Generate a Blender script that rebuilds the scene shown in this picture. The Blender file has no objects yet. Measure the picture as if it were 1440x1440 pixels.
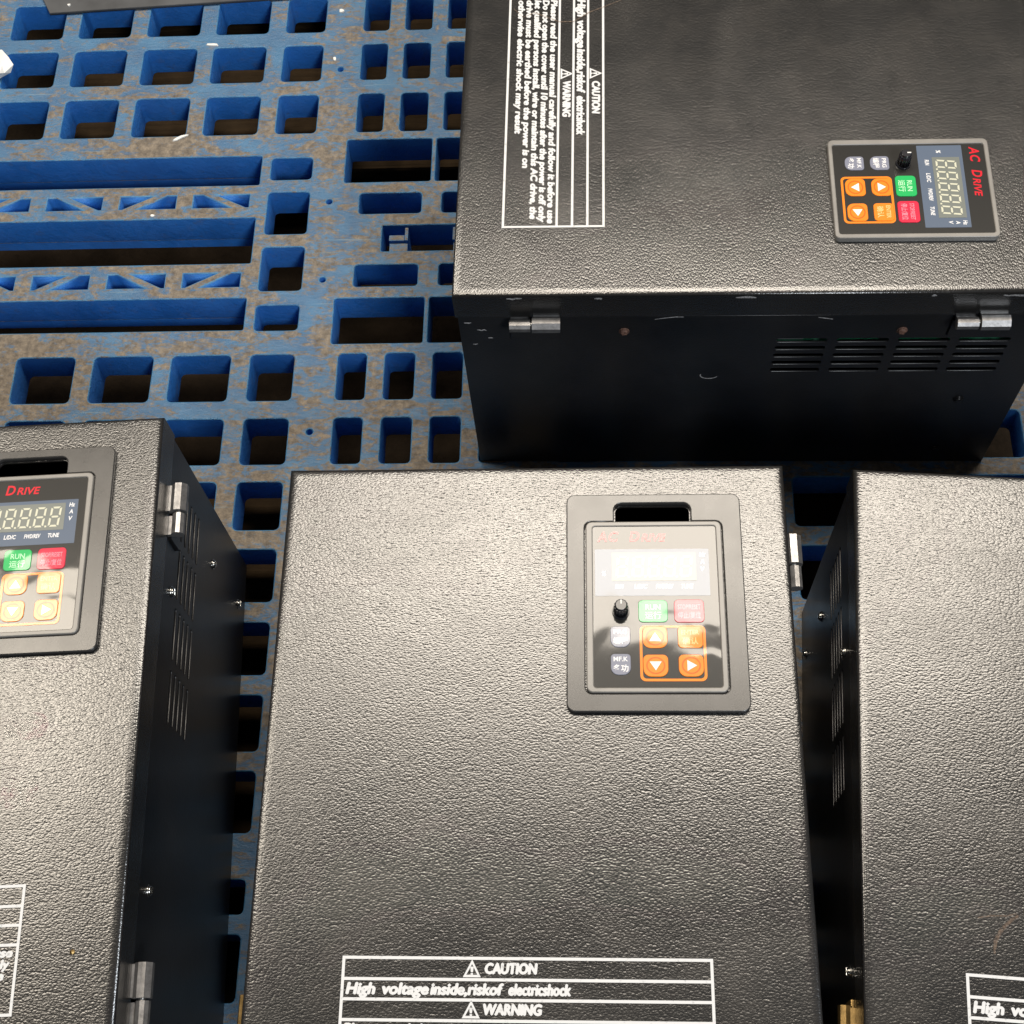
import bpy, bmesh, math, random
from mathutils import Matrix, Vector
random.seed(7)
sc = bpy.context.scene
COL = sc.collection
R = math.radians

# ------------------------------------------------------------------ camera
cam = bpy.data.cameras.new('camera'); camo = bpy.data.objects.new('camera', cam); COL.objects.link(camo)
cam.sensor_width = 36.0; cam.lens = 36.0 * 1985.15 / 1440.0
cam.clip_start = 0.01; cam.clip_end = 100.0
_r = Vector((0.99850, 0.01537, -0.05264)); _f = Vector((-0.05420, 0.42113, -0.90538))
_f.normalize(); _r = (_r - _f * _r.dot(_f)).normalized(); _u = _r.cross(_f)
CAM = Vector((0.18279, -0.38710, 1.00578))
camo.matrix_world = Matrix(((_r.x, _u.x, -_f.x, CAM.x), (_r.y, _u.y, -_f.y, CAM.y), (_r.z, _u.z, -_f.z, CAM.z), (0, 0, 0, 1)))
sc.camera = camo

# ------------------------------------------------------------------ light
w = bpy.data.worlds.new('World'); sc.world = w; w.use_nodes = True
bg = w.node_tree.nodes['Background']; bg.inputs[0].default_value = (0.62, 0.74, 1.0, 1); bg.inputs[1].default_value = 0.035

def area(name, loc, target, sx, sy, radiance, col):
    l = bpy.data.lights.new(name, 'AREA'); l.shape = 'RECTANGLE'; l.size = sx; l.size_y = sy
    l.energy = radiance * math.pi * sx * sy; l.color = col
    o = bpy.data.objects.new(name, l); COL.objects.link(o)
    o.location = loc
    o.rotation_euler = (Vector(target) - Vector(loc)).to_track_quat('-Z', 'Y').to_euler()
    return o
# roof lights above and behind the boxes, and another one behind the photographer
area('roof_light', (0.42, 1.26, 3.0), (0.42, 1.26, 0), 2.25, 0.76, 22.0, (1.0, 0.90, 0.77))
area('roof_light_small', (-1.52, 0.73, 3.0), (-1.52, 0.73, 0), 1.05, 0.68, 22.0, (1.0, 0.89, 0.74))
area('rear_roof_light', (1.65, -2.45, 3.0), (0.0, 0.4, 0.0), 0.85, 0.85, 46.0, (0.90, 0.95, 1.0))

sc.render.engine = 'CYCLES'
sc.view_settings.view_transform = 'Standard'; sc.view_settings.look = 'None'
sc.view_settings.exposure = 0.0; sc.view_settings.gamma = 1.0
sc.view_settings.use_curve_mapping = False

# ------------------------------------------------------------------ helpers
M = 0.001
def obj(name, me, mat=None, parent=None):
    o = bpy.data.objects.new(name, me); COL.objects.link(o)
    if mat is not None:
        if me.materials: me.materials[0] = mat
        else: me.materials.append(mat)
    if parent is not None: o.parent = parent
    return o
def tag(o, label=None, cat=None, group=None, kind=None):
    if label: o['label'] = label
    if cat: o['category'] = cat
    if group: o['group'] = group
    if kind: o['kind'] = kind
    return o
def empty(name, loc=(0, 0, 0), rz=0):
    o = bpy.data.objects.new(name, None); COL.objects.link(o); o.location = loc; o.rotation_euler = (0, 0, rz)
    o.empty_display_size = 0.05
    return o
def rrect(x0, y0, x1, y1, r=0.0, seg=4):
    if not isinstance(r, (tuple, list)) and r <= 0: return [(x0, y0), (x1, y0), (x1, y1), (x0, y1)]
    rs = r if isinstance(r, (tuple, list)) else (r,) * 4     # bl, br, tr, tl
    out = []
    for (cx, cy, a0, rr) in ((x0, y0, 180, rs[0]), (x1, y0, 270, rs[1]), (x1, y1, 0, rs[2]), (x0, y1, 90, rs[3])):
        sx = 1 if cx == x0 else -1; sy = 1 if cy == y0 else -1
        if rr <= 0: out.append((cx, cy)); continue
        for k in range(seg + 1):
            a = R(a0 + 90.0 * k / seg)
            out.append((cx + sx * rr + rr * math.cos(a), cy + sy * rr + rr * math.sin(a)))
    return out
def plate(name, outlines, z0, z1, bev=0.0):
    """flat plate with holes: outlines[0] is the rim, the others are openings"""
    cu = bpy.data.curves.new(name, 'CURVE'); cu.dimensions = '2D'; cu.fill_mode = 'BOTH'
    cu.extrude = max((z1 - z0) / 2 - bev, 0.0); cu.bevel_depth = bev; cu.bevel_resolution = 0 if bev < 0.0006 else 1
    cu.offset = -bev
    for pts in outlines:
        s = cu.splines.new('POLY'); s.points.add(len(pts) - 1); s.use_cyclic_u = True
        for i, q in enumerate(pts): s.points[i].co = (q[0], q[1], 0, 1)
    o = bpy.data.objects.new(name, cu)
    me = bpy.data.meshes.new_from_object(o)
    bpy.data.objects.remove(o); bpy.data.curves.remove(cu)
    me.transform(Matrix.Translation((0, 0, (z0 + z1) / 2)))
    me.name = name
    return me
def bm_mesh(bm, name, smooth=False):
    me = bpy.data.meshes.new(name); bm.normal_update(); bm.to_mesh(me); bm.free()
    if smooth:
        for p in me.polygons: p.use_smooth = True
    return me
def add_box(bm, x0, y0, z0, x1, y1, z1, bev=0.0):
    vs = [bm.verts.new(c) for c in ((x0, y0, z0), (x1, y0, z0), (x1, y1, z0), (x0, y1, z0), (x0, y0, z1), (x1, y0, z1), (x1, y1, z1), (x0, y1, z1))]
    fs = [bm.faces.new([vs[i] for i in f]) for f in ((3, 2, 1, 0), (4, 5, 6, 7), (0, 1, 5, 4), (1, 2, 6, 5), (2, 3, 7, 6), (3, 0, 4, 7))]
    if bev > 0:
        es = list({e for f in fs for e in f.edges})
        bmesh.ops.bevel(bm, geom=es, offset=bev, segments=2, affect='EDGES', profile=0.6)
def box_mesh(name, *a, bev=0.0):
    bm = bmesh.new(); add_box(bm, *a, bev=bev); return bm_mesh(bm, name)
def cyl(bm, p0, p1, r0, r1=None, n=20, cap=True, smooth=True, turn=0.0):
    r1 = r0 if r1 is None else r1
    p0, p1 = Vector(p0), Vector(p1); d = (p1 - p0).normalized()
    a = d.orthogonal().normalized(); b = d.cross(a)
    A = [bm.verts.new(p0 + r0 * (math.cos(t) * a + math.sin(t) * b)) for t in [2 * math.pi * k / n + turn for k in range(n)]]
    B = [bm.verts.new(p1 + r1 * (math.cos(t) * a + math.sin(t) * b)) for t in [2 * math.pi * k / n + turn for k in range(n)]]
    for k in range(n):
        f = bm.faces.new((A[k], A[(k + 1) % n], B[(k + 1) % n], B[k])); f.smooth = smooth
    if cap:
        bm.faces.new(A[::-1]); bm.faces.new(B)
def text_verts(body, bold=0.0, shear=0.0):
    cu = bpy.data.curves.new('t', 'FONT'); cu.body = body; cu.size = 1.0; cu.offset = bold; cu.shear = shear
    cu.resolution_u = 3
    o = bpy.data.objects.new('t', cu)
    me = bpy.data.meshes.new_from_object(o)
    bpy.data.objects.remove(o); bpy.data.curves.remove(cu)
    return me
def add_text(bm, body, x0, x1, y0, y1, z, bold=0.0, shear=0.0, ref=None):
    """flat lettering stretched into the box x0..x1, y0..y1"""
    me = text_verts(body, bold, shear)
    xs = [v.co.x for v in me.vertices]; ys = [v.co.y for v in me.vertices]
    if not xs: return
    a, b, c, d = min(xs), max(xs), min(ys), max(ys)
    if ref: c, d = ref
    nb = len(bm.verts)
    vs = [bm.verts.new((x0 + (v.co.x - a) / (b - a) * (x1 - x0), y0 + (v.co.y - c) / (d - c) * (y1 - y0), z)) for v in me.vertices]
    for p in me.polygons:
        try: bm.faces.new([vs[i] for i in p.vertices])
        except ValueError: pass
    bpy.data.meshes.remove(me)
def print_text(bm, body, x0, x1, y0, y1, z, fat, shear=0.0, ref=None):
    for k, (dx, dy) in enumerate(((0, 0), (fat, 0), (-fat, 0), (0, fat * 0.8), (0, -fat * 0.8))):
        add_text(bm, body, x0 + dx, x1 + dx, y0 + dy, y1 + dy, z + k * 0.00001, 0.012, shear, ref)
def add_poly(bm, pts, z):
    f = bm.faces.new([bm.verts.new((x, y, z)) for x, y in pts])
    if f.normal.z < 0: f.normal_flip()
def add_rect(bm, x0, y0, x1, y1, z): add_poly(bm, [(x0, y0), (x1, y0), (x1, y1), (x0, y1)], z)

# ------------------------------------------------------------------ materials
class NT:
    def __init__(s, name):
        s.m = bpy.data.materials.new(name); s.m.use_nodes = True; s.t = s.m.node_tree
        s.b = s.t.nodes['Principled BSDF']
    def n(s, typ, **k):
        q = s.t.nodes.new(typ)
        for a, v in k.items(): setattr(q, a, v)
        return q
    def l(s, a, b): s.t.links.new(a, b)
    def noise(s, vec, scale, detail=3, rough=0.55, dist=0.0):
        q = s.n('ShaderNodeTexNoise'); q.inputs['Scale'].default_value = scale; q.inputs['Detail'].default_value = detail
        q.inputs['Roughness'].default_value = rough; q.inputs['Distortion'].default_value = dist
        if vec is not None: s.l(vec, q.inputs['Vector'])
        return q
    def ramp(s, fac, stops):
        q = s.n('ShaderNodeValToRGB'); e = q.color_ramp.elements
        while len(e) < len(stops): e.new(0.5)
        for i, (p, c) in enumerate(stops): e[i].position = p; e[i].color = (*c, 1) if len(c) == 3 else c
        s.l(fac, q.inputs[0]); return q
    def mix(s, fac, a, b):
        q = s.n('ShaderNodeMix', data_type='RGBA')
        for sock, v in ((q.inputs[0], fac), (q.inputs[6], a), (q.inputs[7], b)):
            if hasattr(v, 'is_output'): s.l(v, sock)
            elif isinstance(v, (tuple, list)): sock.default_value = (*v, 1)
            else: sock.default_value = v
        return q
    def coord(s): return s.n('ShaderNodeTexCoord').outputs['Object']
    def math(s, op, a, b=None):
        q = s.n('ShaderNodeMath', operation=op)
        for i, v in enumerate((a, b)):
            if v is None: continue
            if hasattr(v, 'is_output'): s.l(v, q.inputs[i])
            else: q.inputs[i].default_value = v
        return q.outputs[0]
    def bump(s, h, strength, dist, prev=None):
        q = s.n('ShaderNodeBump'); q.inputs['Strength'].default_value = strength; q.inputs['Distance'].default_value = dist
        s.l(h, q.inputs['Height'])
        if prev is not None: s.l(prev, q.inputs['Normal'])
        return q.outputs[0]
    def setp(s, col=None, rough=None, metal=None, spec=None, ior=None, coat=None, coatr=None):
        I = s.b.inputs
        if col is not None: I['Base Color'].default_value = (*col, 1)
        if rough is not None: I['Roughness'].default_value = rough
        if metal is not None: I['Metallic'].default_value = metal
        if spec is not None: I['Specular IOR Level'].default_value = spec
        if ior is not None: I['IOR'].default_value = ior
        if coat is not None: I['Coat Weight'].default_value = coat
        if coatr is not None: I['Coat Roughness'].default_value = coatr
        return s

def plain(name, col, rough=0.5, metal=0.0, ior=1.5, var=0.12, scale=60.0):
    s = NT(name).setp(col, rough, metal, ior=ior)
    c = s.coord(); nz = s.noise(c, scale, 4)
    d = tuple(max(v * (1 - var), 0) for v in col); u = tuple(min(v * (1 + var), 1) for v in col)
    rp = s.ramp(nz.outputs[0], [(0.3, d), (0.7, u)]); s.l(rp.outputs[0], s.b.inputs['Base Color'])
    rr = s.n('ShaderNodeMapRange'); rr.inputs[3].default_value = rough * 0.85; rr.inputs[4].default_value = min(rough * 1.2, 1)
    s.l(nz.outputs[0], rr.inputs[0]); s.l(rr.outputs[0], s.b.inputs['Roughness'])
    return s.m

def wrinkle_paint():
    s = NT('black_wrinkle_paint').setp((0.016, 0.0155, 0.015), 0.24, ior=1.74)
    oi = s.n('ShaderNodeObjectInfo'); va = s.n('ShaderNodeVectorMath', operation='ADD'); s.l(s.coord(), va.inputs[0]); s.l(s.math('MULTIPLY', oi.outputs['Random'], 7.0), va.inputs[1]); c = va.outputs[0]
    ms = s.n('ShaderNodeMapping'); s.l(c, ms.inputs[0]); ms.inputs['Rotation'].default_value = (0, 0, R(-12)); ms.inputs['Scale'].default_value = (1.0, 2.6, 1)
    smear = s.noise(ms.outputs[0], 6, 4, 0.6, 0.8)
    mp = s.n('ShaderNodeMapping'); s.l(c, mp.inputs[0]); mp.inputs['Rotation'].default_value = (0, 0, R(18)); mp.inputs['Scale'].default_value = (0.72, 1.12, 1)
    wv = s.noise(mp.outputs[0], 420, 2)
    ad = s.n('ShaderNodeMix', data_type='VECTOR'); ad.inputs[0].default_value = 0.0011
    s.l(mp.outputs[0], ad.inputs[4]); s.l(wv.outputs['Color'], ad.inputs[5])
    vo = s.n('ShaderNodeTexVoronoi', feature='F1'); vo.inputs['Scale'].default_value = 860
    s.l(ad.outputs[1], vo.inputs['Vector'])
    h = s.math('MULTIPLY', s.math('POWER', vo.outputs['Distance'], 1.6), -1.0)
    b1 = s.bump(h, 1.0, 0.000095)
    big = s.noise(c, 9, 3, 0.55); b2 = s.bump(big.outputs[0], 1.0, 0.0004, b1)
    s.l(b2, s.b.inputs['Normal'])
    dust = s.noise(c, 26, 6, 0.7)
    rp = s.ramp(dust.outputs[0], [(0.42, (0.014, 0.0138, 0.0135)), (0.75, (0.022, 0.020, 0.018))])
    s.l(rp.outputs[0], s.b.inputs['Base Color'])
    rr = s.n('ShaderNodeMapRange'); rr.inputs[1].default_value = 0.3; rr.inputs[2].default_value = 0.7
    rr.inputs[3].default_value = 0.20; rr.inputs[4].default_value = 0.29; s.l(s.math('ADD', s.math('MULTIPLY', dust.outputs[0], 0.45), s.math('MULTIPLY', smear.outputs[0], 0.55)), rr.inputs[0]); s.l(rr.outputs[0], s.b.inputs['Roughness'])
    return s.m
def side_paint():
    s = NT('black_sheet_metal_paint').setp((0.008, 0.008, 0.009), 0.34)
    c = s.coord(); nz = s.noise(c, 14, 5, 0.6)
    rp = s.ramp(nz.outputs[0], [(0.35, (0.0075, 0.0075, 0.008)), (0.75, (0.018, 0.017, 0.017))]); s.l(rp.outputs[0], s.b.inputs['Base Color'])
    f = s.noise(c, 620, 3); s.l(s.bump(f.outputs[0], 0.8, 0.00012), s.b.inputs['Normal'])
    rr = s.n('ShaderNodeMapRange'); rr.inputs[3].default_value = 0.26; rr.inputs[4].default_value = 0.42
    s.l(nz.outputs[0], rr.inputs[0]); s.l(rr.outputs[0], s.b.inputs['Roughness'])
    return s.m
def film(name, col, ior=1.5, rough=0.035, wav=1.0):
    s = NT(name).setp(col, 0.30, ior=ior, coat=0.73, coatr=rough, spec=0.19)
    c = s.coord(); a = s.noise(c, 20, 2, 0.5, 0.6)
    nb = s.bump(a.outputs[0], 1.0, 0.00040 * wav); s.l(nb, s.b.inputs['Coat Normal'])
    sm = s.noise(c, 90, 5, 0.7)
    rr = s.n('ShaderNodeMapRange'); rr.inputs[1].default_value = 0.4; rr.inputs[2].default_value = 0.8
    rr.inputs[3].default_value = rough; rr.inputs[4].default_value = rough + 0.03; s.l(sm.outputs[0], rr.inputs[0]); s.l(rr.outputs[0], s.b.inputs['Coat Roughness'])
    return s.m
def deck_plastic():
    s = NT('blue_pallet_plastic').setp(rough=0.5)
    c = s.coord()
    geo = s.n('ShaderNodeNewGeometry'); sep = s.n('ShaderNodeSeparateXYZ'); s.l(geo.outputs['True Normal'], sep.inputs[0])
    top = s.n('ShaderNodeMapRange'); top.inputs[1].default_value = 0.93; top.inputs[2].default_value = 0.99; s.l(sep.outputs[2], top.inputs[0])
    n0 = s.noise(c, 30, 2); blue = s.ramp(n0.outputs[0], [(0.3, (0.016, 0.105, 0.26)), (0.7, (0.032, 0.175, 0.37))])
    wall = s.ramp(n0.outputs[0], [(0.3, (0.020, 0.138, 0.44)), (0.7, (0.028, 0.180, 0.55))])
    mp = s.n('ShaderNodeMapping'); s.l(c, mp.inputs[0]); mp.inputs['Rotation'].default_value = (0, 0, R(38)); mp.inputs['Scale'].default_value = (0.8, 2.0, 1)
    n1 = s.noise(mp.outputs[0], 52, 8, 0.74, 1.0); n2 = s.noise(c, 8, 3, 0.6); n3 = s.noise(mp.outputs[0], 210, 5, 0.75, 0.5)
    d = s.math('ADD', s.math('ADD', s.math('MULTIPLY', n1.outputs[0], 1.0), s.math('MULTIPLY', n2.outputs[0], 0.75)), s.math('MULTIPLY', n3.outputs[0], 0.46))
    sxy = s.n('ShaderNodeSeparateXYZ'); s.l(c, sxy.inputs[0])
    far = s.n('ShaderNodeMapRange', interpolation_type='SMOOTHSTEP'); far.inputs[1].default_value = 0.40; far.inputs[2].default_value = 0.60; far.inputs[4].default_value = -0.06; s.l(sxy.outputs[1], far.inputs[0])
    d = s.math('ADD', d, far.outputs[0])
    msk = s.n('ShaderNodeMapRange'); msk.inputs[1].default_value = 1.035; msk.inputs[2].default_value = 1.15; msk.inputs[3].default_value = 0.05; msk.inputs[4].default_value = 0.93
    s.l(d, msk.inputs[0])
    nd = s.noise(c, 150, 6, 0.75)
    dirt = s.ramp(nd.outputs[0], [(0.28, (0.06, 0.047, 0.033)), (0.45, (0.145, 0.115, 0.080)), (0.60, (0.235, 0.190, 0.136)), (0.76, (0.35, 0.295, 0.22))])
    haze = s.mix(0.28, blue.outputs[0], (0.115, 0.14, 0.145))
    sur = s.mix(msk.outputs[0], haze.outputs[2], dirt.outputs[0])
    # scrapes: thin pale lines in two directions
    scr = None
    for ang, sc_ in ((25, 1.0), (118, 1.3)):
        m2 = s.n('ShaderNodeMapping'); s.l(c, m2.inputs[0]); m2.inputs['Rotation'].default_value = (0, 0, R(ang)); m2.inputs['Scale'].default_value = (7 * sc_, 260 * sc_, 1)
        q = s.noise(m2.outputs[0], 1.0, 2, 0.5); k = s.n('ShaderNodeMapRange'); k.inputs[1].default_value = 0.70; k.inputs[2].default_value = 0.76; k.inputs[4].default_value = 0.45; s.l(q.outputs[0], k.inputs[0])
        scr = k.outputs[0] if scr is None else s.math('MAXIMUM', scr, k.outputs[0])
    sur2 = s.mix(scr, sur.outputs[2], (0.20, 0.27, 0.31))
    edge = s.n('ShaderNodeMapRange', interpolation_type='SMOOTHSTEP'); edge.inputs[1].default_value = 0.15; edge.inputs[2].default_value = 0.45; s.l(sep.outputs[2], edge.inputs[0])
    ne = s.noise(c, 60, 4, 0.7)
    ecol = s.ramp(ne.outputs[0], [(0.35, (0.03, 0.12, 0.27)), (0.56, (0.06, 0.19, 0.34)), (0.66, (0.13, 0.115, 0.09))])
    nw = s.noise(c, 75, 6, 0.75); wd = s.n('ShaderNodeMapRange'); wd.inputs[1].default_value = 0.56; wd.inputs[2].default_value = 0.74; wd.inputs[4].default_value = 0.45; s.l(nw.outputs[0], wd.inputs[0])
    wall2 = s.mix(wd.outputs[0], wall.outputs[0], (0.10, 0.10, 0.095))
    worn_lit_rim = s.mix(edge.outputs[0], wall2.outputs[2], ecol.outputs[0])  # hole rims: wear, with the bevel's edge highlight put into the colour
    allc = s.mix(top.outputs[0], worn_lit_rim.outputs[2], sur2.outputs[2])
    s.l(allc.outputs[2], s.b.inputs['Base Color'])
    ro = s.n('ShaderNodeMapRange'); ro.inputs[3].default_value = 0.40; ro.inputs[4].default_value = 0.8; s.l(msk.outputs[0], ro.inputs[0]); s.l(ro.outputs[0], s.b.inputs['Roughness'])
    hh = s.math('ADD', s.math('MULTIPLY', n1.outputs[0], 0.8), s.math('MULTIPLY', n3.outputs[0], 0.6))
    s.l(s.bump(hh, 0.9, 0.0016), s.b.inputs['Normal'])
    return s.m
def floor_mat():
    s = NT('dark_dirty_floor').setp(rough=0.95, spec=0.06)
    c = s.coord(); a = s.noise(c, 6, 8, 0.65); b = s.noise(c, 90, 5, 0.7)
    k = s.mix(0.45, s.ramp(a.outputs[0], [(0.3, (0.010, 0.007, 0.005)), (0.7, (0.030, 0.021, 0.013))]).outputs[0], s.ramp(b.outputs[0], [(0.3, (0.009, 0.007, 0.005)), (0.7, (0.03, 0.022, 0.015))]).outputs[0])
    s.l(k.outputs[2], s.b.inputs['Base Color']); s.l(s.bump(b.outputs[0], 0.6, 0.003), s.b.inputs['Normal'])
    return s.m
def worn_metal(name, col, rough, metal=1.0):
    s = NT(name).setp(col, rough, metal)
    c = s.coord(); mp = s.n('ShaderNodeMapping'); s.l(c, mp.inputs[0]); mp.inputs['Scale'].default_value = (1, 0.12, 1)
    a = s.noise(mp.outputs[0], 500, 4, 0.7); b = s.noise(c, 150, 4, 0.7)
    rr = s.n('ShaderNodeMapRange'); rr.inputs[3].default_value = rough * 0.7; rr.inputs[4].default_value = rough * 1.5; s.l(a.outputs[0], rr.inputs[0]); s.l(rr.outputs[0], s.b.inputs['Roughness'])
    rp = s.ramp(b.outputs[0], [(0.3, tuple(v * 0.55 for v in col)), (0.6, col)]); s.l(rp.outputs[0], s.b.inputs['Base Color'])
    s.l(s.bump(b.outputs[0], 0.4, 0.0003), s.b.inputs['Normal'])
    return s.m
def white_ink(name, col):
    s = NT(name).setp(col, 0.5)
    c = s.coord(); a = s.noise(c, 420, 4, 0.7)
    rp = s.ramp(a.outputs[0], [(0.28, tuple(v * 0.6 for v in col)), (0.42, col)]); s.l(rp.outputs[0], s.b.inputs['Base Color'])
    return s.m

MT = {}
MT['door'] = wrinkle_paint(); MT['side'] = side_paint()
MT['plastic'] = plain('dark_grey_keypad_plastic', (0.045, 0.043, 0.041), 0.27, ior=1.55)
MT['bezel'] = plain('grey_keypad_bezel_plastic', (0.21, 0.20, 0.185), 0.32, ior=1.5)
MT['film'] = film('black_glossy_film', (0.020, 0.0195, 0.018))
MT['panel'] = film('blue_grey_display_film', (0.095, 0.125, 0.18))
MT['digits_bg'] = film('clear_display_window', (0.15, 0.165, 0.15), ior=1.75, rough=0.05)
MT['segment'] = film('cream_display_segment', (0.55, 0.55, 0.43), ior=1.75, rough=0.05)
MT['orange'] = film('orange_key_film', (0.80, 0.22, 0.012)); MT['orange_dark'] = film('dark_orange_key_film', (0.55, 0.12, 0.006))
MT['green'] = film('green_key_film', (0.012, 0.40, 0.10)); MT['red'] = film('red_key_film', (0.62, 0.018, 0.055))
MT['grey'] = film('grey_key_film', (0.20, 0.21, 0.27))
MT['red_ink'] = film('red_film_print', (0.60, 0.012, 0.025)); MT['white_film'] = film('white_film_print', (0.75, 0.75, 0.76))
MT['ink'] = white_ink('white_screen_print', (0.60, 0.61, 0.62))
MT['knob'] = plain('black_knob_plastic', (0.014, 0.014, 0.018), 0.22)
MT['steel'] = worn_metal('worn_hinge_steel', (0.32, 0.312, 0.308), 0.36, 0.75)
MT['nickel'] = worn_metal('bright_screw_nickel', (0.75, 0.74, 0.70), 0.22)
MT['rust'] = plain('rusty_screw', (0.16, 0.085, 0.06), 0.7, var=0.5, scale=900)
MT['brass'] = worn_metal('brass_latch', (0.55, 0.37, 0.15), 0.40)
MT['pcb'] = plain('green_circuit_board', (0.03, 0.34, 0.16), 0.35); MT['conn'] = plain('pale_connector', (0.55, 0.57, 0.6), 0.45)
MT['filter'] = plain('grey_filter_mesh', (0.26, 0.24, 0.21), 0.8, var=0.6, scale=900)
MT['inside'] = plain('bare_inside_metal', (0.03, 0.03, 0.03), 0.6)
MT['deck'] = deck_plastic(); MT['floor'] = floor_mat()
MT['sheet'] = plain('grey_board', (0.060, 0.063, 0.068), 0.6, var=0.3, scale=25)
MT['white'] = plain('white_scrap', (0.72, 0.72, 0.70), 0.7)
def veil(name, col, amount, scale, lo, hi):
    s = NT(name).setp(col, 0.7); c = s.coord(); a = s.noise(c, scale, 5, 0.75)
    k = s.n('ShaderNodeMapRange'); k.inputs[1].default_value = lo; k.inputs[2].default_value = hi; k.inputs[3].default_value = 0.0; k.inputs[4].default_value = amount
    s.l(a.outputs[0], k.inputs[0]); s.l(k.outputs[0], s.b.inputs['Alpha']); return s.m
MT['scuff'] = veil('tan_scuff', (0.22, 0.155, 0.11), 0.7, 700, 0.36, 0.66)
MT['pink'] = veil('pink_stain', (0.50, 0.13, 0.22), 0.16, 90, 0.48, 0.75)
MT['chipped'] = veil('bare_metal_scratch', (0.45, 0.44, 0.44), 0.9, 900, 0.30, 0.55)

# ------------------------------------------------------------------ floor and pallet
fl = obj('floor', box_mesh('floor', -4, -4, -0.20, 4, 4, -0.15), MT['floor']); tag(fl, kind='structure')

def timber():
    s = NT('brown_timber').setp(rough=0.9, spec=0.12); c = s.coord()
    mp = s.n('ShaderNodeMapping'); s.l(c, mp.inputs[0]); mp.inputs['Scale'].default_value = (1.0, 14.0, 14.0)
    a = s.noise(mp.outputs[0], 9, 6, 0.65, 0.8); b = s.noise(c, 40, 5, 0.7)
    k = s.mix(0.35, s.ramp(a.outputs[0], [(0.3, (0.015, 0.009, 0.004)), (0.7, (0.042, 0.026, 0.012))]).outputs[0], s.ramp(b.outputs[0], [(0.35, (0.009, 0.006, 0.003)), (0.7, (0.042, 0.029, 0.016))]).outputs[0])
    s.l(k.outputs[2], s.b.inputs['Base Color']); s.l(s.bump(a.outputs[0], 0.7, 0.002), s.b.inputs['Normal']); return s.m
MT['timber'] = timber()
for (x0, y0, x1, y1, lab) in ((-0.315, 0.470, 0.62, 0.70, 'brown timber beam seen through the uppermost rows of pallet holes'), (-0.40, -0.19, 0.58, 0.128, 'brown timber beam under the pallet, seen in the gaps between the front boxes')):
    tb = obj('timber_beam', box_mesh('timber_beam', x0, y0, -0.1502, x1, y1, -0.062, bev=0.004), MT['timber']); tag(tb, lab, 'beam', 'timber beams under the pallet')

MIR = lambda x: 94.0 - x
wide = [(-432, -382), (-365.5, -315), (-299, -249), (-232.5, -182), (-166, -116)]
wide += [(MIR(b), MIR(a)) for a, b in wide]
narrow = [(-99, -62)]; narrow += [(MIR(b), MIR(a)) for a, b in narrow]
mid25 = [(-25, -1), (14.5, 39.5), (54.5, 79.5), (95, 119)]
rows = [(462, 506), (523, 565.5), (582, 624), (642, 684), (701, 743), (760, 802), (184, 228), (125, 167), (67, 109), (6, 50), (-53, -11), (-112, -69), (-172, -127)]
PX0, PX1, PY0, PY1 = -450.0, 544.0, -470.0, 830.0
holes = []
def hole(x0, y0, x1, y1, r=4.0): holes.append([(x * M, y * M) for x, y in rrect(x0, y0, x1, y1, r, 3)])
for (y0, y1) in rows:
    for (x0, x1) in wide + narrow + mid25: hole(x0, y0, x1, y1, 4.0 if x1 - x0 > 30 else 3.5)
def truss(x0, x1, y0, y1, back):
    W = x1 - x0
    t1 = [(x0, y1), (x0 + 0.16 * W, y1), (x0 + 0.66 * W, y0), (x0, y0)]
    t2 = [(x0 + 0.42 * W, y1), (x0 + 0.95 * W, y0), (x1, y0), (x1, y1)]
    for t in (t1, t2):
        if not back: t = [(x0 + x1 - a, b) for a, b in t]
        holes.append([(a * M, b * M) for a, b in t])
slots = []
for dy in (0, -639):
    y = lambda v: v + dy
    for side in (0, 1):
        X = (lambda a, b: (a, b)) if side == 0 else (lambda a, b: (MIR(b), MIR(a)))
        for (s0, s1) in ((405, 437), (321, 369), (253, 285)):
            if y(s0) < PY0 + 15: continue
            a, b = X(-438, -108.5); hole(a, y(s0), b, y(s1), 1.5); slots.append((a, b, y(s0), y(s1)))
        for k, (a, b) in enumerate(wide[:5]):
            for (t0, t1, ph) in ((381, 394.5, 0), (297, 311, 1)):
                if y(t0) < PY0 + 15: continue
                a2, b2 = X(a, b); truss(a2, b2, y(t0), y(t1), (k + ph + side) % 2 == 0)
        for (g0, g1) in ((410, 434), (351, 396), (292, 337), (252, 277)):
            if y(g0) < PY0 + 15: continue
            a, b = X(-99, -62); hole(a, y(g0), b, y(g1), 3.5)
    for (h0, h1, xs, r) in ((405.5, 453, ((-32, 45), (49, 126)), 2.0), (371, 393, ((-17, 38), (56, 111)), 3.0), (331, 358, ((5, 89),), 0.8), (295, 317, ((-17, 38), (56, 111)), 3.0), (238, 283, ((-32, 45), (49, 126)), 2.0)):
        if y(h0) < PY0 + 15: continue
        for (a, b) in xs: hole(a, y(h0), b, y(h1), r)
for sx in (-44, MIR(-44)):
    for hy in (687, 536, 385, 302.6, 154.4, 5.5, -145, -254, -336):
        holes.append([((sx + 2.7 * math.cos(t)) * M, (hy + 2.7 * math.sin(t)) * M) for t in [2 * math.pi * k / 14 for k in range(14)]])
pal = empty('pallet', (0, 0, 0))
tag(pal, 'dirty blue plastic pallet with a grid of open holes under the boxes', 'pallet')
rim = [(x * M, yy * M) for x, yy in rrect(PX0, PY0, PX1, PY1, 12, 5)]
deck = obj('deck', plate('deck', [rim] + holes, -0.031, 0.0, 0.0010), MT['deck'], pal)
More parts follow.
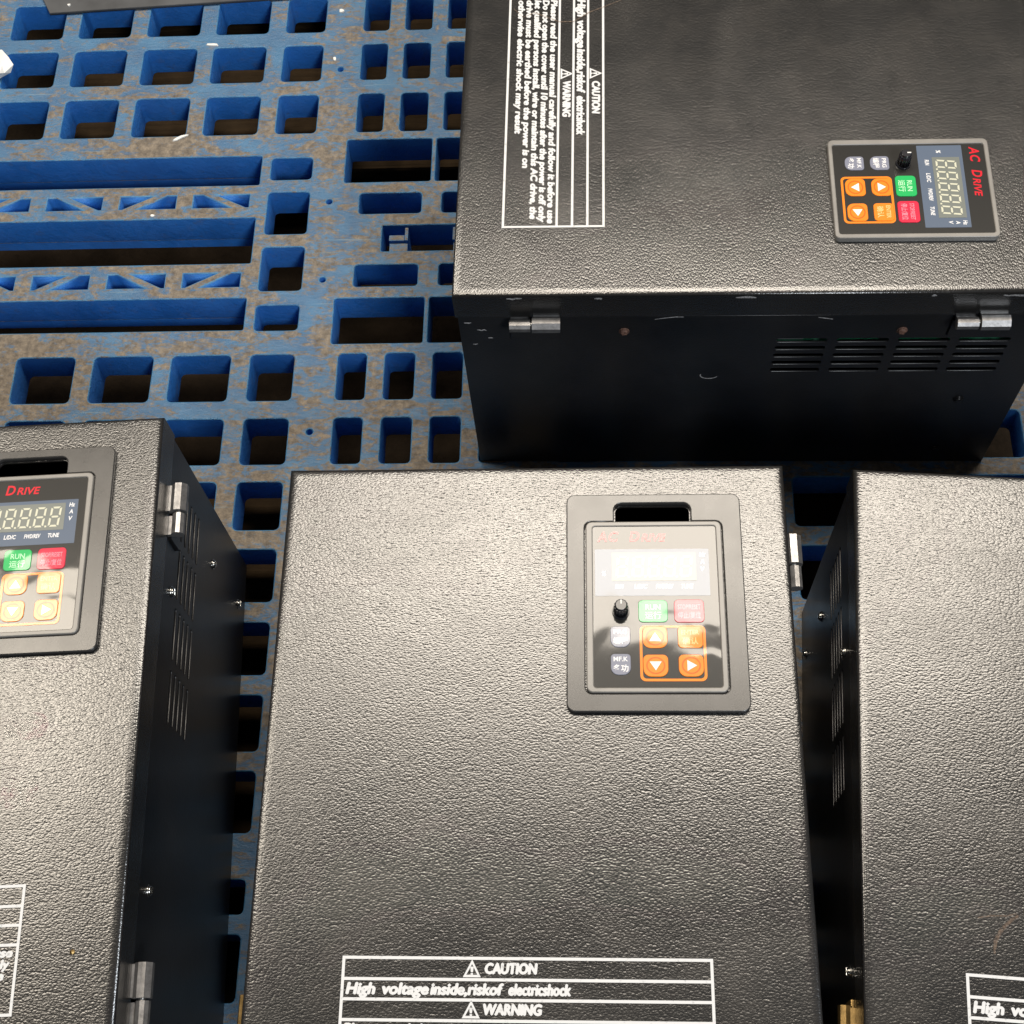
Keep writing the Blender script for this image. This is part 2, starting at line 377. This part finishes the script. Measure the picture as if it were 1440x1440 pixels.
for i, (a, b, s0, s1) in enumerate(slots):
    for yy in (s0 - 3.2, s1 + 0.2):
        obj('rib', box_mesh('rib', a * M, yy * M, -0.042, b * M, (yy + 3) * M, -0.0312), MT['deck'], pal)
for fx in (-425, 47, 519):
    for fy in ((-400, 240, 790) if fx != 47 else (-400, -260, 790)):
        bm = bmesh.new(); hx = 22 if fx != 47 else 26
        add_box(bm, (fx - hx) * M, (fy - 35) * M, -0.15, (fx + hx) * M, (fy + 35) * M, -0.0315, 0.004)
        obj('foot', bm_mesh(bm, 'foot'), MT['deck'], pal)
# clip boss inside the centre recess
for mx in (0, 1):
    bm = bmesh.new()
    for (x0, y0, x1, y1, z0, z1) in ((11, 332, 27, 344, -0.024, -0.007), (24.5, 344, 27.5, 357.5, -0.026, -0.003), (10.8, 344.2, 24.3, 350, -0.026, -0.0035)):
        if mx: x0, x1 = MIR(x1), MIR(x0)
        add_box(bm, x0 * M, y0 * M, z0, x1 * M, y1 * M, z1, 0.0006)
    obj('clip_boss', bm_mesh(bm, 'clip_boss'), MT['deck'], pal)

# ------------------------------------------------------------------ drive box (origin: upper left corner of the door, y runs down the front)
BW, BL, BH = 0.300, 0.3975, 0.2386
SLOT_G = [(-182, -148), (-141.5, -107), (-100.7, -66.4), (-60.5, -26.4)]
SLOT_Z = [180, 170.3, 160.7, 151, 141.3]
TOSIDE = Matrix(((0, 0, 1, 0), (1, 0, 0, 0), (0, 1, 0, 0), (0, 0, 0, 1)))   # (u, v, w) -> (x = w, y = u, z = v)

def door_mesh(notch):
    e = 0.0052
    outs = [rrect(e, -BL + e, BW - e, -e)]
    if notch: outs.append(rrect(0.1985, -0.0500, 0.2425, -0.0275, 0.004, 4))
    me = plate('door', outs, BH - 0.0016, BH, 0.0)
    bm = bmesh.new(); bm.from_mesh(me); bpy.data.meshes.remove(me)
    # pressed edge: the sheet rolls over gently towards the rim
    prof = [(e, 0.0), (0.0036, 0.00006), (0.0024, 0.00024), (0.0013, 0.00058), (0.0005, 0.00115), (0.0001, 0.0019), (0.0, 0.0028), (0.0, 0.026), (0.0014, 0.026), (0.0014, 0.0045)]
    rings = []
    for (i, d) in prof:
        rings.append([bm.verts.new(q) for q in ((i, -BL + i, BH - d), (BW - i, -BL + i, BH - d), (BW - i, -i, BH - d), (i, -i, BH - d))])
    for k in range(len(rings) - 1):
        for j in range(4):
            f = bm.faces.new((rings[k + 1][j], rings[k + 1][(j + 1) % 4], rings[k][(j + 1) % 4], rings[k][j])); f.smooth = k < 6
    return bm_mesh(bm, 'door')

def side_panel(x, sgn):
    outs = [rrect(-BL + 0.0016, 0.0, -0.0016, BH - 0.0275)]
    for (a, b) in SLOT_G:
        for z in SLOT_Z: outs.append(rrect(a * M, (z - 2.2) * M, b * M, (z + 2.2) * M, 0.0015, 2))
    me = plate('side_panel', outs, x - 0.0007, x + 0.0007, 0.0002)
    me.transform(TOSIDE)
    return me

def screw_mesh():
    bm = bmesh.new()
    cyl(bm, (0, 0, 0), (0, 0, 0.0009), 0.0036, 0.0036, 16); cyl(bm, (0, 0, 0.0009), (0, 0, 0.0024), 0.0034, 0.0019, 16)
    add_box(bm, -0.0021, -0.0004, 0.0023, 0.0021, 0.0004, 0.0027); add_box(bm, -0.0004, -0.0021, 0.00231, 0.0004, 0.0021, 0.00271)
    return bm_mesh(bm, 'screw')
SCREW = screw_mesh()

def warning_print(x0, x1, ytop):
    bm = bmesh.new(); z = BH + 0.00025
    sx = (x1 - x0) / 192.3
    X = lambda v: (x0 + (v - 52.3) * sx) * M
    Y = lambda v: (ytop + (v + 288.0)) * M
    t = 1.55 / 2
    L = [-288.0, -298.7, -308.8, -319.0, -354.6]
    for i, v in enumerate(L): add_rect(bm, X(52.3) - t * M, Y(v) - t * M, X(244.6) + t * M, Y(v) + t * M, z)
    for v in (52.3, 244.6): add_rect(bm, X(v) - t * M, Y(-354.6) + t * M, X(v) + t * M, Y(-288) - t * M, z + 0.00003)
    for (yb, word, a, b) in ((-297.6, 'CAUTION', 127.0, 154.0), (-317.9, 'WARNING', 126.5, 156.5)):
        cx = 120.0
        A = [(X(cx - 4.7), Y(yb + 0.1)), (X(cx + 4.7), Y(yb + 0.1)), (X(cx), Y(yb + 9.0))]
        B = [(X(cx - 2.9), Y(yb + 1.3)), (X(cx + 2.9), Y(yb + 1.3)), (X(cx), Y(yb + 6.7))]
        for i in range(3): add_poly(bm, [A[i], A[(i + 1) % 3], B[(i + 1) % 3], B[i]], z)
        add_poly(bm, [(X(cx - 0.9), Y(yb + 5.4)), (X(cx - 0.55), Y(yb + 2.6)), (X(cx + 0.55), Y(yb + 2.6)), (X(cx + 0.9), Y(yb + 5.4))], z)
        add_rect(bm, X(cx - 0.6), Y(yb + 1.35), X(cx + 0.6), Y(yb + 2.2), z)
        print_text(bm, word, X(a), X(b), Y(yb + 1.9), Y(yb + 7.2), z, 0.00042, 0.12)
    ref = (-0.24, 0.76)
    row = [('High', 54.5, 69.5), ('voltage', 73.5, 97.5), ('inside,riskof', 98.8, 136.5), ('electricshock', 139.5, 171.5)]
    for (tx, a, b) in row: print_text(bm, tx, X(a), X(b), Y(-308.0), Y(-300.2), z, 0.00040, 0.16, ref)
    para = [('Please read the user manual carefully and follow it before use', 242), ('Do not open the cover until 10 minutes after the power is off only', 241), ('let qualified persons install, wire or maintain this AC drive, the', 238.5), ('drive must be earthed before the power is on', 198), ('otherwise electric shock may result', 170)]
    for i, (tx, e) in enumerate(para):
        yb = -326.6 - 5.85 * i
        print_text(bm, tx, X(54.3), X(e), Y(yb), Y(yb + 6.2), z, 0.00036, 0.14, ref)
    return bm_mesh(bm, 'warning_print')

DIG = {}
def seg_digit(bm, x, y, w, h, z, sl=0.10):
    t = w * 0.19; g = w * 0.03
    def q(pts): add_poly(bm, [(x + a + sl * b, y + b) for a, b in pts], z)
    hh = h / 2
    for yy in (0, hh, h):
        q([(t * 0.7 + g, yy), (t * 1.2 + g, yy + t / 2 if yy < h else yy), (w - t * 1.2 - g, yy + t / 2 if yy < h else yy), (w - t * 0.7 - g, yy), (w - t * 1.2 - g, yy - t / 2 if yy > 0 else yy), (t * 1.2 + g, yy - t / 2 if yy > 0 else yy)][:6] if yy == hh else
          ([(t * 0.6 + g, 0), (w - t * 0.6 - g, 0), (w - t * 1.3 - g, t), (t * 1.3 + g, t)] if yy == 0 else [(t * 1.3 + g, h - t), (w - t * 1.3 - g, h - t), (w - t * 0.6 - g, h), (t * 0.6 + g, h)]))
    for s0 in (0, hh):
        a, b = s0 + t * 0.55, s0 + hh - t * 0.55
        q([(0, a), (t, a + t * 0.5), (t, b - t * 0.5), (0, b)])
        q([(w - t, a + t * 0.5), (w, a), (w, b), (w - t, b - t * 0.5)])

def key(name, cx, cy, wx, wy, r, z, h, mat, par):
    me = plate(name, [[(a * M, b * M) for a, b in rrect(cx - wx / 2, cy - wy / 2, cx + wx / 2, cy + wy / 2, r, 5)]], z, z + h, min(0.00025, h * 0.45))
    return obj(name, me, mat, par)
def merge_print(name, mat, par, fn):
    bm = bmesh.new(); fn(bm); return obj(name, bm_mesh(bm, name), mat, par)

def make_keypad(parent):
    bz = BH + 0.0042; zf = BH + 0.0034
    outer = [(a * M, b * M) for a, b in rrect(180.9, -144.3, 260.6, -39.0, 3.6, 5)]
    inner = [(a * M, b * M) for a, b in rrect(185.0, -141.4, 257.2, -42.0, 1.5, 4)]
    kp = obj('keypad', plate('keypad', [outer, inner], BH - 0.010, bz, 0.0006), MT['bezel'], parent)
    obj('film', plate('film', [[(a * M, b * M) for a, b in rrect(184.7, -141.7, 257.5, -41.7, 0)]], zf - 0.002, zf), MT['film'], kp)
    obj('display', plate('display', [[(a * M, b * M) for a, b in rrect(186.2, -86.0, 252.6, -56.6, 0.4, 2)]], zf - 0.0005, zf + 0.00012), MT['panel'], kp)
    obj('display_window', plate('display_window', [[(a * M, b * M) for a, b in rrect(196.0, -76.7, 245.0, -58.8, 0)]], zf - 0.0005, zf + 0.00025), MT['digits_bg'], kp)
    def digits(bm):
        for i in range(5):
            x = 198.0 + i * 9.3
            seg_digit(bm, x * M, -74.6 * M, 6.6 * M, 13.4 * M, zf + 0.00038)
            cx, cy = x + 8.0, -74.3
            if i < 4: add_rect(bm, (cx - 0.6) * M, (cy - 0.5) * M, (cx + 0.6) * M, (cy + 0.7) * M, zf + 0.00038)
    merge_print('digit_segments', MT['segment'], kp, digits)
    def brand(bm):
        z = zf + 0.0001
        for tx, a, b, c, d in (('A', 187.6, 193.4, -51.8, -45.2), ('C', 194.4, 200.2, -51.8, -45.2), ('D', 206.6, 212.6, -51.8, -45.2), ('RIVE', 213.6, 228.0, -51.8, -46.8)):
            add_text(bm, tx, a * M, b * M, c * M, d * M, z, 0.025, 0.18)
    merge_print('brand_print', MT['red_ink'], kp, brand)
    def legend(bm):
        z = zf + 0.0002
        for tx, a, b in (('RUN', 198.0, 202.6), ('L/D/C', 209.0, 216.5), ('FWD/REV', 221.5, 231.5), ('TUNE', 236.0, 243.0)):
            add_text(bm, tx, a * M, b * M, -81.6 * M, -78.8 * M, z, 0.03, 0.15)
        for tx, a, c in (('Hz', 247.2, -61.6), ('A', 247.6, -66.2), ('V', 247.6, -70.8)):
            add_text(bm, tx, a * M, (a + (3.6 if len(tx) > 1 else 2.4)) * M, c * M, (c + 2.8) * M, z, 0.03, 0.15)
        add_text(bm, '%', 190.2 * M, 192.6 * M, -73.5 * M, -70.4 * M, z, 0.03, 0.1)
    merge_print('unit_print', MT['white_film'], kp, legend)
    hh = 0.0005
    ko = [('up', 220.0, -111.5), ('enter', 240.0, -111.5), ('down', 220.0, -128.5), ('right', 240.0, -128.5)]
    fr = plate('key_outline', [[(a * M, b * M) for a, b in rrect(211.2, -137.7, 248.8, -104.3, 3.2, 5)], [(a * M, b * M) for a, b in rrect(212.7, -136.2, 247.3, -105.8, 2.2, 5)]], zf - 0.0003, zf + 0.00022)
    obj('key_outline', fr, MT['orange'], kp)
    zt = zf + hh + 0.00008
    for nm, cx, cy in ko:
        key('button', cx, cy, 14.2, 13.2, (4.6, 4.6, 3.0, 3.0) if nm != 'enter' else 2.6, zf - 0.0002, hh + 0.0002, MT['orange'], kp)
        if nm != 'enter':
            bm = bmesh.new(); n = 28
            ri, ro = 4.3, 5.1
            vi = [bm.verts.new(((cx + ri * 1.06 * math.cos(t)) * M, (cy + ri * math.sin(t)) * M, zt)) for t in [2 * math.pi * k / n for k in range(n)]]
            vo = [bm.verts.new(((cx + ro * 1.06 * math.cos(t)) * M, (cy + ro * math.sin(t)) * M, zt)) for t in [2 * math.pi * k / n for k in range(n)]]
            for k in range(n): bm.faces.new((vi[k], vo[k], vo[(k + 1) % n], vi[(k + 1) % n]))
            obj('button_ring', bm_mesh(bm, 'button_ring'), MT['orange_dark'], kp)
    key('button', 219.3, -95.6, 16.8, 13.6, 2.6, zf - 0.0002, hh + 0.0002, MT['green'], kp)
    key('button', 240.0, -95.6, 17.2, 14.0, 2.6, zf - 0.0002, hh + 0.0002, MT['red'], kp)
    for cy in (-111.2, -127.7): key('button', 200.3, cy, 11.4, 12.6, (4.4, 4.4, 2.2, 2.2), zf - 0.0002, hh + 0.0002, MT['grey'], kp)
    def kprint(bm):
        T = lambda s, cx, cy, w, h: add_text(bm, s, (cx - w / 2) * M, (cx + w / 2) * M, (cy - h / 2) * M, (cy + h / 2) * M, zt, 0.02)
        add_poly(bm, [((220 - 3.4) * M, (-111.5 - 2.4) * M), ((220 + 3.4) * M, (-111.5 - 2.4) * M), (220 * M, (-111.5 + 2.9) * M)], zt)
        add_poly(bm, [(220 * M, (-128.5 - 2.9) * M), ((220 + 3.4) * M, (-128.5 + 2.4) * M), ((220 - 3.4) * M, (-128.5 + 2.4) * M)], zt)
        add_poly(bm, [((240 - 2.2) * M, (-128.5 - 3.2) * M), ((240 + 3.2) * M, -128.5 * M), ((240 - 2.2) * M, (-128.5 + 3.2) * M)], zt)
        T('PRG', 200.3, -108.2, 7.6, 2.8); T('编程', 200.3, -113.4, 8.2, 4.2)
        T('MF.K', 200.3, -124.6, 8.2, 2.8); T('多功', 200.3, -130.0, 8.6, 4.4)
    merge_print('key_print', MT['white_film'], kp, kprint)
    def soft(words):
        def fn(bm):
            for s, cx, cy, w, h in words: add_text(bm, s, (cx - w / 2) * M, (cx + w / 2) * M, (cy - h / 2) * M, (cy + h / 2) * M, zt, 0.015)
        return fn
    merge_print('key_print', film('pale_green_print', (0.45, 0.8, 0.5)), kp, soft([('RUN', 219.3, -93.2, 8.6, 3.4), ('运行', 219.3, -98.2, 9.4, 4.6)]))
    merge_print('key_print', film('pale_red_print', (0.85, 0.25, 0.32)), kp, soft([('STOP/RESET', 240, -93.2, 13.0, 3.0), ('停止/复位', 240, -98.2, 13.0, 4.2)]))
    merge_print('key_print', film('pale_orange_print', (0.95, 0.55, 0.22)), kp, soft([('ENTER', 240, -108.6, 10.0, 2.8), ('确认', 240, -113.8, 9.0, 4.4)]))
    bm = bmesh.new(); kx, ky = 0.2008, -0.0957
    cyl(bm, (kx, ky, zf - 0.001), (kx, ky, zf + 0.0012), 0.0052, 0.0050, 28)
    cyl(bm, (kx, ky, zf + 0.0012), (kx, ky, zf + 0.0105), 0.0040, 0.0036, 24)
    cyl(bm, (kx, ky, zf + 0.0105), (kx, ky, zf + 0.0112), 0.0036, 0.0030, 24)
    for k in range(14):
        a = 2 * math.pi * k / 14
        p = Vector((kx + 0.0039 * math.cos(a), ky + 0.0039 * math.sin(a), zf + 0.0013)); cyl(bm, p, p + Vector((-0.0003 * math.cos(a), -0.0003 * math.sin(a), 0.0085)), 0.0005, 0.0005, 6)
    obj('knob', bm_mesh(bm, 'knob'), MT['knob'], kp)
    obj('knob_pointer', box_mesh('knob_pointer', kx - 0.0004, ky + 0.0005, zf + 0.0110, kx + 0.0004, ky + 0.0030, zf + 0.01145), MT['white'], kp)
    return kp

def make_drive():
    d = empty('drive_box')
    bd = bmesh.new()
    add_box(bd, 0.0022, -BL + 0.0022, 0.0, BW - 0.0022, -0.0022, 0.0014)
    add_box(bd, 0.0023, -0.0030, 0.0014, BW - 0.0023, -0.0016, BH - 0.0275); add_box(bd, 0.0023, -BL + 0.0016, 0.0014, BW - 0.0023, -BL + 0.0030, BH - 0.0275)
    add_box(bd, 0.010, -BL + 0.010, 0.10, BW - 0.03, -0.19, BH - 0.03)
    body = obj('body', bm_mesh(bd, 'body'), MT['side'], d)
    obj('side_panel', side_panel(BW - 0.0015, 1), MT['side'], body); obj('side_panel', side_panel(0.0015, -1), MT['side'], body)
    obj('circuit_board', box_mesh('circuit_board', 0.05, -0.186, 0.168, 0.2955, -0.012, 0.1696), MT['pcb'], body)
    obj('filter_mesh', box_mesh('filter_mesh', 0.0034, -0.186, 0.134, 0.0042, -0.022, 0.187), MT['filter'], body)
    for (x, yy, zz, sx, sy, sz) in ((0.283, -0.180, 0.170, 0.009, 0.018, 0.010), (0.284, -0.155, 0.170, 0.007, 0.010, 0.008), (0.284, -0.146, 0.170, 0.007, 0.006, 0.009), (0.284, -0.046, 0.170, 0.006, 0.006, 0.007), (0.284, -0.035, 0.170, 0.006, 0.004, 0.006)):
        obj('connector', box_mesh('connector', x, yy, zz, x + sx, yy + sy, zz + sz, bev=0.0004), MT['conn'], body)
    for (yy, zz) in ((-0.1005, 0.1925), (-0.2850, 0.1935), (-0.0425, 0.0995), (-0.0425, 0.0225)):
        s = obj('screw', SCREW, MT['nickel'], body); s.matrix_local = Matrix.Translation((BW - 0.0009, yy, zz)) @ Matrix.Rotation(R(90), 4, 'Y') @ Matrix.Rotation(R(random.uniform(0, 90)), 4, 'Z')
        s = obj('screw', SCREW, MT['nickel'], body); s.matrix_local = Matrix.Translation((0.0009, yy, zz)) @ Matrix.Rotation(R(-90), 4, 'Y') @ Matrix.Rotation(R(random.uniform(0, 90)), 4, 'Z')
    door = obj('door', door_mesh(True), MT['door'], d)
    obj('warning_print', warning_print(52.3, 244.6, -288.0), MT['ink'], door)
    for y0 in (-0.0365, -0.3275):
        hx, hz = BW + 0.0062, 0.2125
        bm = bmesh.new()
        cyl(bm, (hx, y0, hz), (hx, y0 - 0.0185, hz), 0.0054, n=8, smooth=False, turn=math.pi / 8)
        add_box(bm, BW - 0.0004, y0 - 0.0180, hz - 0.002, hx, y0 - 0.0005, hz + 0.0022)
        hg = obj('hinge', bm_mesh(bm, 'hinge'), MT['steel'], d)
        bm = bmesh.new(); cyl(bm, (hx + 0.0003, y0 - 0.0198, hz - 0.0008), (hx + 0.0003, y0 - 0.0335, hz - 0.0008), 0.0042, n=10, smooth=False, turn=math.pi / 10)
        add_box(bm, BW - 0.0007, y0 - 0.0330, hz - 0.0045, hx, y0 - 0.0202, hz - 0.0010)
        obj('knuckle', bm_mesh(bm, 'knuckle'), MT['steel'], hg)
        bm = bmesh.new(); cyl(bm, (hx, y0 - 0.018, hz), (hx, y0 - 0.0205, hz), 0.0024, n=14); obj('pin', bm_mesh(bm, 'pin'), MT['nickel'], hg)
        obj('leaf', box_mesh('leaf', BW - 0.0008, y0 - 0.0338, hz - 0.0255, BW + 0.0010, y0, hz - 0.0060, bev=0.0004), MT['side'], hg)
    # brass latch on the other side
    bm = bmesh.new(); y0 = -0.3045
    cyl(bm, (-0.0050, y0, 0.2080), (-0.0050, y0 - 0.030, 0.2080), 0.0038, n=8, smooth=False); add_box(bm, -0.0050, y0 - 0.029, 0.2052, 0.0006, y0 - 0.001, 0.2108)
    lt = obj('latch', bm_mesh(bm, 'latch'), MT['brass'], d)
    obj('latch_plate', box_mesh('latch_plate', -0.0010, y0 - 0.034, 0.186, 0.0008, y0 + 0.004, 0.2030, bev=0.0004), MT['brass'], lt)
    # keypad mounting plate with its finger notch
    o1 = [(a * M, b * M) for a, b in rrect(169.6, -155.3, 272.4, -20.9, 5.0, 6)]
    nt = [(180.2, -38.8 - 3), (180.2, -144.8), (261.2, -144.8), (261.2, -38.8 - 3)]
    key_h = [(a * M, b * M) for a, b in (rrect(180.2, -144.9, 261.2, -38.6, 4.0, 5))]
    # one opening: keypad window joined with the notch above it
    tops = rrect(197.7, -38.6, 243.2, -26.6, (0, 0, 4.6, 4.6), 5)
    kw = rrect(180.2, -144.9, 261.2, -38.6, 4.0, 5)
    # kw order: bl, br, tr corner, tl corner -> splice the notch between tr and tl
    n = 6
    opening = kw[:3 * n] + [(243.2, -38.6)] + [q for q in tops if q[1] > -38.5] + [(197.7, -38.6)] + kw[3 * n:]
    opening = [(a * M, b * M) for a, b in opening]
    mp = obj('keypad_plate', plate('keypad_plate', [o1, opening], BH + 0.0001, BH + 0.0035, 0.0006), MT['plastic'], d)
    obj('finger_well', box_mesh('finger_well', 0.1980, -0.0495, BH - 0.030, 0.2430, -0.0270, BH - 0.026), MT['inside'], mp)
    make_keypad(d)
    return d

def copy_tree(o, parent=None, skip=()):
    c = o.copy(); COL.objects.link(c); c.parent = parent
    for ch in list(o.children):
        if ch.name.split('.')[0] in skip: continue
        copy_tree(ch, c, skip)
    return c

GRP = 'black drive boxes on the pallet'
mid = make_drive()
left = copy_tree(mid); right = copy_tree(mid); tr = copy_tree(mid, None, ('keypad_plate', 'warning_print'))
mid.location = (0, 0, 0)
tag(mid, 'black box in the lower middle, glare over its whole keypad, CAUTION print below', 'drive box', GRP)
def place(o, x, y, yaw, lx, ly):
    # put the model point (lx, ly) at world (x, y)
    c, s = math.cos(yaw), math.sin(yaw)
    o.location = (x - (c * lx - s * ly), y - (s * lx + c * ly), 0); o.rotation_euler = (0, 0, yaw)
place(left, -0.08361, 0.03818, 0.04766, BW, 0)
tag(left, 'black box cut off by the left edge, right side with hinges and vents showing', 'drive box', GRP)
place(right, 0.34176, -0.00307, -0.06721, 0, 0)
tag(right, 'black box cut off by the right edge, no keypad in view, tan scuffs on it', 'drive box', GRP)
place(tr, 0.09510, 0.12480, -0.01036 - math.pi / 2, BW, -BL)
tag(tr, 'black box lying crosswise at upper right, keypad and warning print turned sideways', 'drive box', GRP)
for ch in tr.children:
    if ch.name.startswith('door'):
        ch.data = door_mesh(False); ch.data.materials.append(MT['door']); tr_door = ch
    if ch.name.startswith('keypad'):
        ch.location = (0.0004, -0.0050, 0)
    if ch.name.startswith('body'):
        for q in ch.children:
            if q.name.startswith('screw'):
                q.material_slots[0].link = 'OBJECT'; q.material_slots[0].material = MT['rust'] if q.location.z > 0.15 else MT['side']  # lower screws take the black side paint to stand for being unlit
obj('warning_print', warning_print(46.0, 246.6, -299.0), MT['ink'], tr_door)

# scratches and scuffs that belong to single boxes
def streak(name, pts, wd, z, par, mat):
    bm = bmesh.new()
    L, Rr = [], []
    for i, p in enumerate(pts):
        a = Vector(pts[max(i - 1, 0)]); b = Vector(pts[min(i + 1, len(pts) - 1)]); t = (b - a).normalized(); nrm = Vector((-t.y, t.x))
        ww = wd * (0.35 + 0.65 * math.sin(math.pi * (i + 0.4) / (len(pts) - 0.2))) * random.uniform(0.7, 1.2) / 2
        L.append(bm.verts.new((p[0] + nrm.x * ww, p[1] + nrm.y * ww, z))); Rr.append(bm.verts.new((p[0] - nrm.x * ww, p[1] - nrm.y * ww, z)))
    for i in range(len(pts) - 1): bm.faces.new((Rr[i], Rr[i + 1], L[i + 1], L[i]))
    return obj(name, bm_mesh(bm, name), mat, par)
rd = [c for c in right.children if c.name.startswith('door')][0]
streak('scuff', [(0.0665, -0.2765), (0.0675, -0.2700), (0.0710, -0.2640), (0.0760, -0.2590), (0.0800, -0.2565)], 0.0026, BH + 0.0003, rd, MT['scuff'])
streak('scuff', [(0.0590, -0.2590), (0.0660, -0.2575), (0.0740, -0.2570), (0.0790, -0.2555)], 0.0010, BH + 0.0003, rd, MT['scuff'])
streak('scuff', [(0.0830, -0.2560), (0.0840, -0.2510), (0.0870, -0.2475)], 0.0014, BH + 0.0003, rd, MT['scuff'])
streak('scratch', [(0.0560, -0.3630), (0.0640, -0.3560), (0.0600, -0.3480), (0.0640, -0.3400), (0.0690, -0.3300), (0.0690, -0.3200), (0.0600, -0.3080), (0.0560, -0.2990), (0.0490, -0.2850)], 0.0013, BH + 0.0006, tr_door, MT['scuff'])
ld = [c for c in left.children if c.name.startswith('door')][0]
bm = bmesh.new(); bmesh.ops.create_icosphere(bm, subdivisions=1, radius=0.0016); bmesh.ops.translate(bm, verts=bm.verts, vec=(0.2745, -0.3240, BH + 0.0002))
obj('paint_chip', bm_mesh(bm, 'paint_chip'), MT['brass'], ld)
for (x0, y0, x1, y1) in ((0.190, -0.235, 0.222, -0.205), (0.222, -0.206, 0.248, -0.190), (0.225, -0.246, 0.246, -0.226)):
    obj('stain', plate('stain', [rrect(x0, y0, x1, y1, 0.008, 5)], BH + 0.0002, BH + 0.0004), MT['pink'], ld)
# rub marks on the hinge side and rim of the crosswise box
tr_body = [c for c in tr.children if c.name.startswith('body')][0]
def side_streak(pts, wd, mat=None, x=BW - 0.0006):
    o = streak('scratch', [(q[0], q[1]) for q in pts], wd, 0.0, tr_body, mat or MT['chipped'])
    o.data.transform(TOSIDE @ Matrix.Translation((0, 0, x + 0.0002)))
side_streak([(-0.224 + 0.0062 * math.cos(R(a)), 0.135 + 0.0045 * math.sin(R(a))) for a in range(160, 345, 18)], 0.0012)
side_streak([(-0.265, 0.2080), (-0.258, 0.2096), (-0.251, 0.2108), (-0.246, 0.2106)], 0.0010)
side_streak([(-0.158, 0.2092), (-0.153, 0.2080), (-0.148, 0.2068)], 0.0011)
for (yy, zz, n) in ((-0.384, 0.196, 5), (-0.377, 0.186, 3), (-0.392, 0.205, 4), (-0.388, 0.178, 3)):
    side_streak([(yy + 0.0016 * k, zz + random.uniform(-0.0008, 0.0008)) for k in range(n)], 0.0016)
for (a, b) in ((-0.045, -0.028), (-0.090, -0.087), (-0.214, -0.201), (-0.362, -0.352), (-0.305, -0.300)):
    o = streak('paint_chip', [(a + (b - a) * k / 5, BH - 0.0042 + random.uniform(-0.0006, 0.0006)) for k in range(6)], 0.0022, 0.0, tr_door, MT['chipped'])
    o.data.transform(TOSIDE @ Matrix.Translation((0, 0, BW + 0.0002)))

# ------------------------------------------------------------------ loose things
bm = bmesh.new()
outl = [(-330, 611), (-115, 622), (-60, 625), (-60, 830), (-400, 830), (-345, 640)]
me = plate('grey_sheet', [[(x * M, y * M) for x, y in outl]], 0.0006, 0.0040, 0.0005)
gs = obj('grey_sheet', me, MT['sheet']); bm.free()
tag(gs, 'dark grey flat sheet lying on the pallet at the top left edge', 'sheet')

def lump(name, x, y, r, sq, label, cat, seed, group=None):
    rnd = random.Random(seed); bm = bmesh.new(); bmesh.ops.create_icosphere(bm, subdivisions=2, radius=1.0)
    for v in bm.verts:
        k = 1 + rnd.uniform(-0.28, 0.28)
        v.co = Vector((v.co.x * k * r * sq[0], v.co.y * k * r * sq[1], max(v.co.z, -0.55) * k * r * sq[2]))
    lo = min(v.co.z for v in bm.verts)
    o = obj(name, bm_mesh(bm, name), MT['white']); o.location = (x * M, y * M, 0.0002 - lo)
    o.rotation_euler = (0, 0, rnd.uniform(0, 3)); tag(o, label, cat, group); return o
lump('paper_scrap', -374, 546, 0.016, (1.0, 1.1, 0.5), 'crumpled white paper scrap at the left edge of the pallet', 'paper', 1)
CH = 'white chips on the pallet'
def chip(x, y, lx, ly, rz, label, z=0.0):
    bm = bmesh.new(); rnd = random.Random(int(x * 7 + y)); n = 9
    top = []; bot = []
    for k in range(n):
        a = 2 * math.pi * k / n; q = rnd.uniform(0.75, 1.15)
        top.append(bm.verts.new((lx * M * q * math.cos(a) * 0.85, ly * M * q * math.sin(a) * 0.85, 0.0014 + rnd.uniform(-.0003, .0003)))); bot.append(bm.verts.new((lx * M * q * math.cos(a), ly * M * q * math.sin(a), 0.0002)))
    bm.faces.new(top); bm.faces.new(bot[::-1])
    for k in range(n): bm.faces.new((bot[k], bot[(k + 1) % n], top[(k + 1) % n], top[k]))
    o = obj('chip', bm_mesh(bm, 'chip'), MT['white']); o.location = (x * M, y * M, z); o.rotation_euler = (0, 0, R(rz)); tag(o, label, 'chip', CH)
chip(-167.5, 569, 6.5, 2.0, -6, 'white flat chip above the fourth hole of the second row')
chip(-185.5, 459.5, 8.0, 1.6, 28, 'long slanted white chip near the corner of a square hole')
chip(-312, 620, 1.8, 1.6, 0, 'tiny white chip on the grey sheet at top left', 0.004)
chip(-201, 372.8, 2.2, 1.7, 10, 'small white chip on the edge below the first row of braced slots')
chip(-67.5 + 20, 607, 3.0, 2.4, 20, 'white chip on the solid strip near the top edge')
chip(-50, 548, 1.8, 2.6, 0, 'small white chip just above a round hole of the solid strip')
